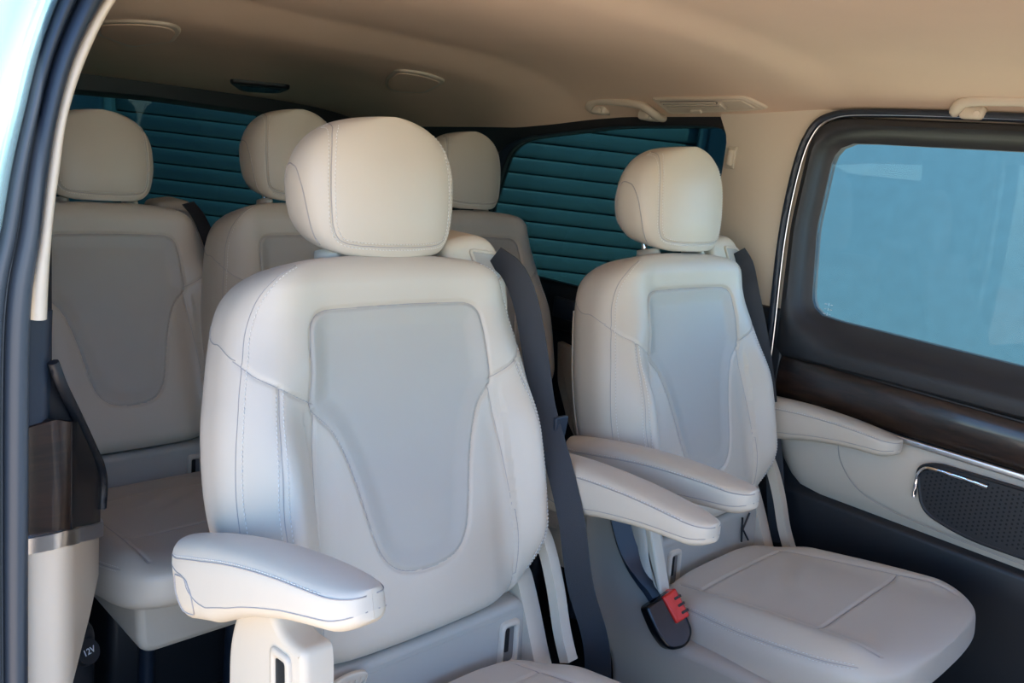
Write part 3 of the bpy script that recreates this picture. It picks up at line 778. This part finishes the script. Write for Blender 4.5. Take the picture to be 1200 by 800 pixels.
HM['collar'] = mgeo('collar', tube_geo([(0, (BO+BS*.552-BT*.066)[1], (BO+BS*.552)[2]-.014), (0, (BO+BS*.566-BT*.066)[1], (BO+BS*.566)[2]-.012)], [.030, .026], 20, flat=.6))

# cushion
CT = math.radians(8.5)
CO = np.array([-.012, -.020, .425]); CSv = np.array([0, -math.cos(CT), math.sin(CT)]); CTv = np.array([0, math.sin(CT), math.cos(CT)])
C_OUT = [(.150, 0), (.190, .006), (.212, .03), (.228, .10), (.238, .18), (.243, .26), (.240, .34), (.228, .395), (.202, .430), (.155, .452), (.09, .461), (.04, .463), (0, .464)]
def C_T(s): return .068-.020*sstep(.12, .34, s)-.045*(1-np.sqrt(np.clip(1-np.clip((s-.386)/.085, 0, 1)**2, 0, 1)))-.02*(1-np.sqrt(np.clip(1-np.clip((.025-s)/.025, 0, 1)**2, 0, 1)))
CPAD = [(-.145, .075), (.145, .075), (.150, .305), (-.150, .305)]
C_SIDE = [(.150, .02), (.158, .12), (.166, .22), (.172, .30), (.178, .36), (.175, .41)]
def C_bump(u, s, q):
    a = abs(u)
    b = .016*np.exp(-((a-.195)/.035)**2)*sstep(.02, .12, s)*(1-sstep(.36, .44, s))
    wr = .0018*np.sin(s*75+np.sin(u*22)*1.7+u*18)*np.exp(-((s-.16)/.06)**2)*np.exp(-(u/.11)**2)
    pad = .004*np.exp(-((s-.19)/.10)**2)*np.exp(-(a/.12)**2)
    g_ = -.003*np.exp(-(pdist(a, s, C_SIDE)/.003)**2)
    g_ = g_-.0025*np.exp(-(abs(s-.068)/.003)**2)*(a < .155)-.003*np.exp(-(abs(s-.302)/.003)**2)*(a < .17)
    return b+wr+pad+g_
cush = Loft(C_OUT, C_T, 4.2, C_bump, CO, AX, CSv, CTv, rows=200, cols=240, cen=lambda s: C_T(s)+.030*(1-np.sqrt(np.clip(1-np.clip((s-.386)/.085, 0, 1)**2, 0, 1))))
def C_cls(u, s, q):
    a = abs(u); c = np.zeros(u.shape, int); e = np.interp(s, [p[1] for p in C_SIDE], [p[0] for p in C_SIDE])
    c[(q > 0) & (a < e) & (s < .302) & (s > .068)] = 1
    return c
CP = cush.parts(['seat_cushion', 'cushion_panel'], C_cls)
CP['seat_cushion'].materials.append(M['leather']); CP['cushion_panel'].materials.append(M['leather'])
cs_g = [cush.seam([(-.148, .068), (0, .068), (.148, .068)], 0.00065, .0002), cush.seam([(-.17, .302), (0, .302), (.17, .302)], .0010, .0002)]
ct_g = []
for s_ in (1, -1):
    cs_g.append(cush.seam([(s_*a, b) for a, b in C_SIDE], .0010, .0002))
    L = [(.42, .03), (.40, .12), (.38, .24), (.36, .34), (.40, .395)]
    L = [(a if s_ > 0 else PI-a, b) for a, b in L]; cs_g.append(cush.seam(L, 0.00065, .0002, phi=True))
    for d in (.05, -.05): ct_g.append(cush.stitches([(a+d, b) for a, b in L], .006, .004, phi=True))
    L2 = [(.12, .395), (-.3, .385), (-.6, .37)]
CM = dict(seam=mgeo('seam', join(cs_g)), stitching=mgeo('stitching', join(ct_g)))

# armrest: runs forward along s from its rear end; t = up
def armrest_meshes(slope):
    key = 'arm%.2f' % slope
    if key in MS: return MS[key]
    As = np.array([0, -math.cos(slope), math.sin(slope)]); At = np.array([0, math.sin(slope), math.cos(slope)])
    out = [(.018, 0), (.028, .004), (.034, .016), (.0365, .05), (.0375, .12), (.038, .20), (.037, .28), (.034, .335), (.028, .362), (.018, .378), (.008, .383), (0, .384)]
    def T(s):
        t = np.interp(s, [0, .03, .10, .18, .27, .35, .39], [.040, .049, .048, .038, .029, .023, .019])
        return t*np.sqrt(np.clip(1-np.clip((s-.345)/.045, 0, 1)**2*.75, 0, 1))*np.sqrt(np.clip(1-np.clip((.03-s)/.035, 0, 1)**2*.6, 0, 1))
    def bump(u, s, q): return .003*np.exp(-(u/.025)**2)-.0*s
    A = Loft(out, T, 3.4, bump, (0, 0, 0), AX, As, At, rows=110, cols=110, cen=lambda s: T(s)+.42*(s-.14)**2)
    A.ph = np.linspace(0, 2*PI, 121)[:-1]
    W0, T0 = .0375, .036; ph = np.linspace(0, 2*PI, 4001)
    x = W0*np.sign(np.cos(ph))*abs(np.cos(ph))**(2/3.4); y = T0*np.sign(np.sin(ph))*abs(np.sin(ph))**(2/3.4)
    d = np.r_[0, np.cumsum(np.hypot(np.diff(x), np.diff(y)))]; A.ph = np.interp(np.linspace(0, d[-1], 121)[:-1], d, ph)
    lim = lambda s: np.interp(s, [0, .04, .09, .16, .25, .35], [.15, .10, -.30, -.40, -.30, -.15])
    P = A.parts(['armrest', 'armrest_shell'], lambda u, s, q: (q < lim(s)).astype(int), 1)
    P['armrest'].materials.append(M['leather']); P['armrest_shell'].materials.append(M['plastic'])
    sg, tg = [], []
    for sd_ in (0, 1):
        f_ = (lambda a: a) if sd_ == 0 else (lambda a: PI-a)
        sv = np.r_[np.linspace(.008, .36, 20), .370, .377, .3815, .3835]
        sg.append(A.seam([(f_(math.asin(float(lim(s)))), s) for s in sv], .0007, .0003, phi=True))
        L = [(f_(.42), s) for s in np.r_[np.linspace(.01, .36, 14), .370, .377, .3815, .3835]]
        sg.append(A.seam(L, .0008, .0004, phi=True))
        tg.append(A.stitches([(f_(.50), s) for s in np.linspace(.01, .345, 12)], .0055, .0035, phi=True))
    # round pivot cover near the rear end, outer side
    loop = [(PI-.05, .024), (PI+.25, .020), (PI+.62, .034), (PI+.70, .056), (PI+.35, .066), (PI+.02, .062)]
    sg.append(A.seam(loop, .0010, .0005, phi=True, closed=True))
    r = dict(P); r['seam'] = mgeo('seam', join(sg)); r['stitching'] = mgeo('stitching', join(tg)); MS[key] = r; return r

# lower panel between backrest and cushion, with child seat anchor bezels
def xz(y0, lean=.10):
    return lambda p, d: (p[0], y0+lean*(p[1]-.42)-d, p[1])
LPo = round_poly([(-.215, .350), (.215, .350), (.222, .465), (.200, .486), (-.200, .486), (-.222, .465)], [.03, .03, .03, .03, .03, .03], 8)
LPm = mgeo('lower_back_panel', prism_geo(LPo, -.06, .0, xz(.010), .012, 5)); LPm.materials.append(M['panel']); LPm.set_sharp_from_angle(angle=math.radians(60)); flatcaps(LPm)
bz_o = round_poly([(-.024, -.040), (.020, -.040), (.024, .038), (-.018, .040)], .010, 5); bz_i = round_poly([(-.013, -.030), (.011, -.030), (.013, .028), (-.009, .030)], .007, 5)
n_b = len(bz_o)
def bfn(p, d): return (p[0], -d+.10*p[1], p[1])
BZ = mgeo('anchor_bezel', ring_geo(bz_o, bz_i, bfn, [(0, -.004), (0, .006), (.5, .010), (1, .006), (1, -.004)])); BZ.materials.append(M['plastic'])
BZh = mgeo('anchor_recess', prism_geo(bz_i, -.006, .0038, bfn)); BZh.materials.append(M['recess'])  # uncut recess: a plate with the inner shade put into its colour
BZd = mgeo('anchor_slot', prism_geo(round_poly([(-.009, -.012), (.000, -.013), (.002, .026), (-.007, .027)], .002, 2), -.002, .0048, bfn)); BZd.materials.append(M['blackgloss'])

def yz(x): return lambda p, d: (x+d, p[0], p[1])
# right hand hinge arm and cover
arm_s = catmull([(.062, .575), (.040, .585), (.018, .560), (-.010, .505), (-.035, .440), (-.058, .395)], 10)
def strip_geo(C, wd, x0, x1, bev=.003):
    C = np.asarray(C); t = np.gradient(C, axis=0); t /= np.linalg.norm(t, axis=1, keepdims=True); n = np.stack([-t[:, 1], t[:, 0]], 1)
    return prism_geo(np.vstack([C+n*wd/2, (C-n*wd/2)[::-1]]), x0, x1, yz(0), bev)
HA = mgeo('hinge_arm', strip_geo(arm_s, .020, .238, .262)); HA.materials.append(M['plastic']); HA.set_sharp_from_angle(angle=math.radians(50)); flatcaps(HA)
cov = round_poly([(.10, .52), (.045, .525), (.015, .47), (-.020, .395), (-.040, .36), (.06, .34), (.10, .40)], [.02, .02, .03, .02, .01, .01, .02], 5)
HC = mgeo('hinge_cover', prism_geo(cov, .205, .245, yz(0), .006)); HC.materials.append(M['plastic']); HC.set_sharp_from_angle(angle=math.radians(50)); flatcaps(HC)
# left bracket
brk = round_poly([(-.045, .655), (.030, .635), (.052, .57), (.048, .50), (.055, .36), (.06, .10), (-.20, .10), (-.20, .36), (-.145, .44), (-.125, .56), (-.118, .622), (-.112, .640), (-.088, .636), (-.062, .640)],
    [.03, .03, .03, .02, .03, .03, .03, .05, .03, .02, .015, .012, .01, .015], 6)
BK = mgeo('side_bracket', prism_geo(brk, -.262, -.300, yz(0), .010, 4)); BK.materials.append(M['plastic']); BK.set_sharp_from_angle(angle=math.radians(50)); flatcaps(BK)
slt_o = round_poly([(-.050, .618), (-.092, .622), (-.110, .49), (-.065, .48)], .010, 5); slt_i = round_poly([(-.060, .606), (-.080, .608), (-.094, .50), (-.074, .495)], .004, 5)
BKr = mgeo('slot_rim', ring_geo(slt_o, slt_i, yz(0), [(0, -.298), (0, -.303), (.6, -.304), (1, -.300), (1, -.296)])); BKr.materials.append(M['plastic'])
BKs = mgeo('slot', prism_geo(slt_i, -.290, -.3008, yz(0))); BKs.materials.append(M['blackgloss'])
# large side shell (seat base flank)
shp = catmull([(.135, .55), (.128, .47), (.105, .40), (.060, .32), (.022, .26), (.0, .14), (-.02, .06), (-.30, .05), (-.44, .10), (-.462, .22), (-.455, .33), (-.40, .375), (-.30, .385), (-.20, .382), (-.11, .372), (-.085, .378), (-.055, .425), (-.035, .49), (-.01, .56), (.03, .62), (.09, .63)], 6, True)
SHm = mgeo('side_shell', prism_geo(shp, -.225, -.272, yz(0), .018, 5)); SHm.materials.append(M['shell']); SHm.set_sharp_from_angle(angle=math.radians(60)); flatcaps(SHm)
fr_sl = round_poly([(.010, .585), (-.022, .55), (-.075, .42), (-.062, .412), (-.010, .53), (.022, .575)], .004, 3)
RL = mgeo('rail_cover', prism_geo(fr_sl, -.240, -.266, yz(0), .004)); RL.materials.append(M['plastic']); RL.set_sharp_from_angle(angle=math.radians(50)); flatcaps(RL)

def lnk(name, me, parent, **k): return link(name, me, None, parent, **k)
def make_seat(loc, label, kind, group=None, scale=1.0, arms=None, head_dx=0.0, head_s=1.0, bez=(-.150, .150)):
    root = empty('vehicle_seat', loc, label, 'seat', group); root.scale = (scale, 1, 1)
    b = lnk('backrest', BP['backrest'], root)
    lnk('center_panel', BP['center_panel'], b, label='slightly greyer smooth center panel')
    lnk('side_bolster', BP['bolster_l'], b); lnk('side_bolster', BP['bolster_r'], b)
    lnk('lumbar_panel', BP['lumbar_panel'], b); lnk('back_shell', BP['back_shell'], b)
    link('seam', BM['seam'], M['seam'], b, kind='stuff'); link('stitching', BM['stitching'], M['stitch'], b, kind='stuff'); [link('piping', m_, M['leather'], b) for m_ in BM['piping']]
    h = lnk('headrest', HP['headrest'], root, loc=(head_dx, 0, 0)); h.scale = (head_s,)*3; h.location.z = -(head_s-1)*1.02-(.006 if kind == 'front' and head_s == 1 else 0); h.location.y = -(head_s-1)*.17; lnk('headrest_face', HP['face'], h)
    link('seam', HM['seam'], M['seam'] if kind == 'front' else M['stitch'], h, kind='stuff'); link('stitching', HM['stitching'], M['stitch'], h, kind='stuff')
    for x in (-.082, .082):
        link('headrest_post', HM['post'], M['chrome'], h, loc=(x, 0, 0), label='shiny metal post'); 
    link('post_collar', HM['collar'], M['plastic'], b, loc=(-.082+head_dx, 0, 0)); link('post_collar', HM['collar'], M['plastic'], b, loc=(.082+head_dx, 0, 0))
    c = lnk('seat_cushion', CP['seat_cushion'], root); lnk('cushion_panel', CP['cushion_panel'], c)
    link('seam', CM['seam'], M['seam'], c, kind='stuff'); link('stitching', CM['stitching'], M['stitch'], c, kind='stuff')
    lp = lnk('lower_back_panel', LPm, root)
    for x in bez:
        for nm_, me in (('anchor_bezel', BZ), ('anchor_recess', BZh), ('anchor_slot', BZd)): lnk(nm_, me, lp, loc=(x, .012, .420))
    if kind == 'front':
        lnk('hinge_cover', HC, root); lnk('hinge_arm', HA, root)
        rbox('seat_base', -.20, .20, -.40, .06, .04, .30, .03, M['black'], root)
        for nm, x, rx, sl in arms:
            A = armrest_meshes(sl); a = lnk('armrest', A['armrest'], root, loc=(x, rx[0], rx[1])); lnk('armrest_shell', A['armrest_shell'], a)
            link('seam', A['seam'], M['seam'], a, kind='stuff'); link('stitching', A['stitching'], M['stitch'], a, kind='stuff')
    else:
        g1 = prism_geo(round_poly([(-.19, .285), (.19, .285), (.20, .42), (-.20, .42)], [.035, .035, .025, .025], 8), .0, .41, xz(.0, 0), .015)
        v = geo('front_valance', g1, M['leather'], root); geo('seam', tube_geo([(.03, -.410, .29), (.03, -.410, .42)], .0012, 5), M['seam'], v)
        rbox('seat_base', -.17, .17, -.24, .06, .02, .29, .02, M['black'], root)
        for x in (-.10, .10):
            geo('seat_leg', tube_geo([(x, -.26, .02), (x, -.26, .25)], .016, 10), M['rubber'], root)
    return root

seatA = make_seat((.784, .837, 0), 'nearest beige leather seat, full front view, with raised left armrest', 'front', 'middle row seats',
    arms=[('l', -.312, (.135, .686), .30), ('r', .314, (.140, .697), .06)], head_dx=.012, bez=(.170,))
seatB = make_seat((1.537, .837, 0), 'beige leather seat beside the sliding door, red buckle at its cushion', 'front', 'middle row seats',
    arms=[('l', -.314, (.150, .692), .13), ('r', .308, (.160, .703), .045)], head_dx=.040, head_s=1.07, bez=(-.118,))
lnk('side_bracket', BK, seatA); s_ = seatA.children[-1]; lnk('slot_rim', BKr, s_); lnk('slot', BKs, s_)
lnk('side_shell', SHm, seatB); lnk('rail_cover', RL, seatB)
rear_base = 1.534
seatC = make_seat((.690, rear_base+.13, 0), 'shaded rear row seat at the far left, behind the wood corner trim', 'rear', 'rear row seats', .84)
seatC.scale = (.84, 1, .90); seatC.location.z = .075
seatD = make_seat((1.070, rear_base, 0), 'rear row seat in the middle, mostly hidden behind the nearest seat', 'rear', 'rear row seats', .82)
seatE = make_seat((1.590, rear_base, 0), 'rear row seat at the right, beside the tinted side window', 'rear', 'rear row seats', .87)

# letter K stitched on the lower panel of the right seat; ribbed oval on the near seat
def st3(P, r=.0022): return tube_geo([(x, .006+.10*(z-.42)-.0025, z) for x, z in P], r, 6)
lpB = [c for c in seatB.children if c.name.startswith('lower_back_panel')][0]; lpA = [c for c in seatA.children if c.name.startswith('lower_back_panel')][0]
geo('letter_k', join([st3([(.133, .472), (.137, .416)]), st3([(.162, .476), (.137, .442)]), st3([(.139, .444), (.166, .413)])]), M['black'], lpB, label='black letter K')
ov = [(-.145+.030*math.cos(a), .478+.010*math.sin(a)) for a in np.linspace(0, 2*PI, 33)[:-1]]
geo('oval_badge', join([prism_geo(ov, .008, .014, xz(.010), .002)]+[tube_geo([(-.145+x, -.0055, .478-.006), (-.145+x+.004, -.0055, .478+.006)], .0012, 5) for x in (-.018, -.009, 0, .009, .018)]), M['plastic'], lpA)

# belt outlets and belts -------------------------------------------------
def outlet(parent, c, s=1.0, flip=1):
    """shoulder belt outlet housing behind the top corner of a backrest"""
    P = round_poly([(-.085, -.10), (.050, -.10), (.048, -.02), (.022, .030), (-.015, .042), (-.090, .030)], [.02, .03, .03, .03, .02, .02], 6)*s
    o = geo('belt_outlet', prism_geo(P, .07, -.0, lambda p, d: (c[0]+flip*p[0], c[1]+d+.25*p[1], c[2]+p[1]), .016, 5), M['plastic'], parent)
    S = round_poly([(-.040, .018), (.018, .012), (.036, -.022), (.008, -.046), (-.022, -.020)], .008, 5)*s
    geo('outlet_recess', prism_geo(S, .002, -.0020, lambda p, d: (c[0]+flip*p[0], c[1]+d+.25*p[1], c[2]+p[1]), .001), M['shell'], o)
    geo('outlet_rim', tube_geo([(c[0]+flip*p[0], c[1]-.002+.25*p[1], c[2]+p[1]) for p in S], .003, 6, closed=True), M['plastic'], o)
    return o
outlet(seatA, (.222, .205, 1.012)); outlet(seatB, (.245, .205, 1.020), .95); outlet(seatC, (.245, .235, 1.0-.01), 1.0)
def belt(parent, P, side, wd=.044, n=60):
    C = resample(catmull(P, 12), n); return geo('seat_belt', ribbon_geo(C, side, wd), M['belt'], parent, sharp=30)
# near seat: over the outer corner, behind the bolster, down past the armrest to the floor
belt(seatA, [(.226, .195, 1.022), (.250, .172, 1.000), (.266, .148, .95), (.275, .118, .86), (.272, .085, .78), (.266, .030, .70), (.262, -.015, .62), (.268, -.045, .52), (.290, -.085, .40), (.300, -.10, .20)], (-.55, 1, -.1), .044)
belt(seatB, [(.246, .197, 1.026), (.262, .180, .996), (.262, .155, .94), (.272, .11, .82), (.275, .07, .70), (.280, .03, .56), (.29, -.01, .38)], (-.5, 1, -.1), .04)
belt(seatC, [(.214, .196, 1.030), (.232, .166, .994), (.244, .118, .917), (.250, .094, .85), (.256, .056, .75), (.258, .02, .62)], (1, .3, 0), .046)
tg = geo('belt_tongue', prism_geo(round_poly([(-.012, -.02), (.012, -.02), (.016, .02), (-.016, .02)], .005, 3), 0, .006, lambda p, d: (.288+p[0], .060-d, .755+p[1]), .002), M['rubber'], seatA)

# seat belt buckle on the right seat
bk = empty('seat_belt_buckle', (1.545-.272, .837-.055, .425), 'black seat belt buckle with red button beside the cushion of the right seat', 'buckle')
stp = catmull([(-.020, .085, .125), (-.018, .065, .085), (-.014, .045, .055), (-.010, .020, .030), (-.010, -.005, .012)], 8)
geo('stalk', ribbon_geo(stp, (.45, -.6, -.45), .030, .010), M['rubber'], bk)
bk.scale = (1.12,)*3
bx = Vector((.75, -.25, .35)).normalized(); bz_ = Vector((-.10, .62, .78)); bz_ = (bz_-bx*bz_.dot(bx)).normalized(); by_ = bz_.cross(bx)
if by_.y > 0: by_ = -by_
def bkf(p, d): v = bx*p[0]+bz_*p[1]+by_*d; return (v.x-.010, v.y-.03, v.z-.012)
geo('buckle_body', prism_geo(round_poly([(-.026, -.042), (.004, -.052), (.026, -.036), (.030, .012), (.026, .036), (-.028, .034), (-.032, -.01)], [.012, .015, .012, .01, .008, .008, .012], 5), -.012, .014, bkf, .005), M['blackgloss'], bk)
geo('red_button', prism_geo(round_poly([(.004, -.012), (.031, -.012), (.031, .036), (.004, .034)], .003, 3), -.010, .0185, bkf, .003), M['red'], bk, label='red push button')
for k in range(3): geo('button_slot', prism_geo(round_poly([(.020, -.004+.012*k), (.033, -.004+.012*k), (.033, .000+.012*k), (.020, .000+.012*k)], .001, 2), -.0095, .0195, bkf), M['blackgloss'], bk)
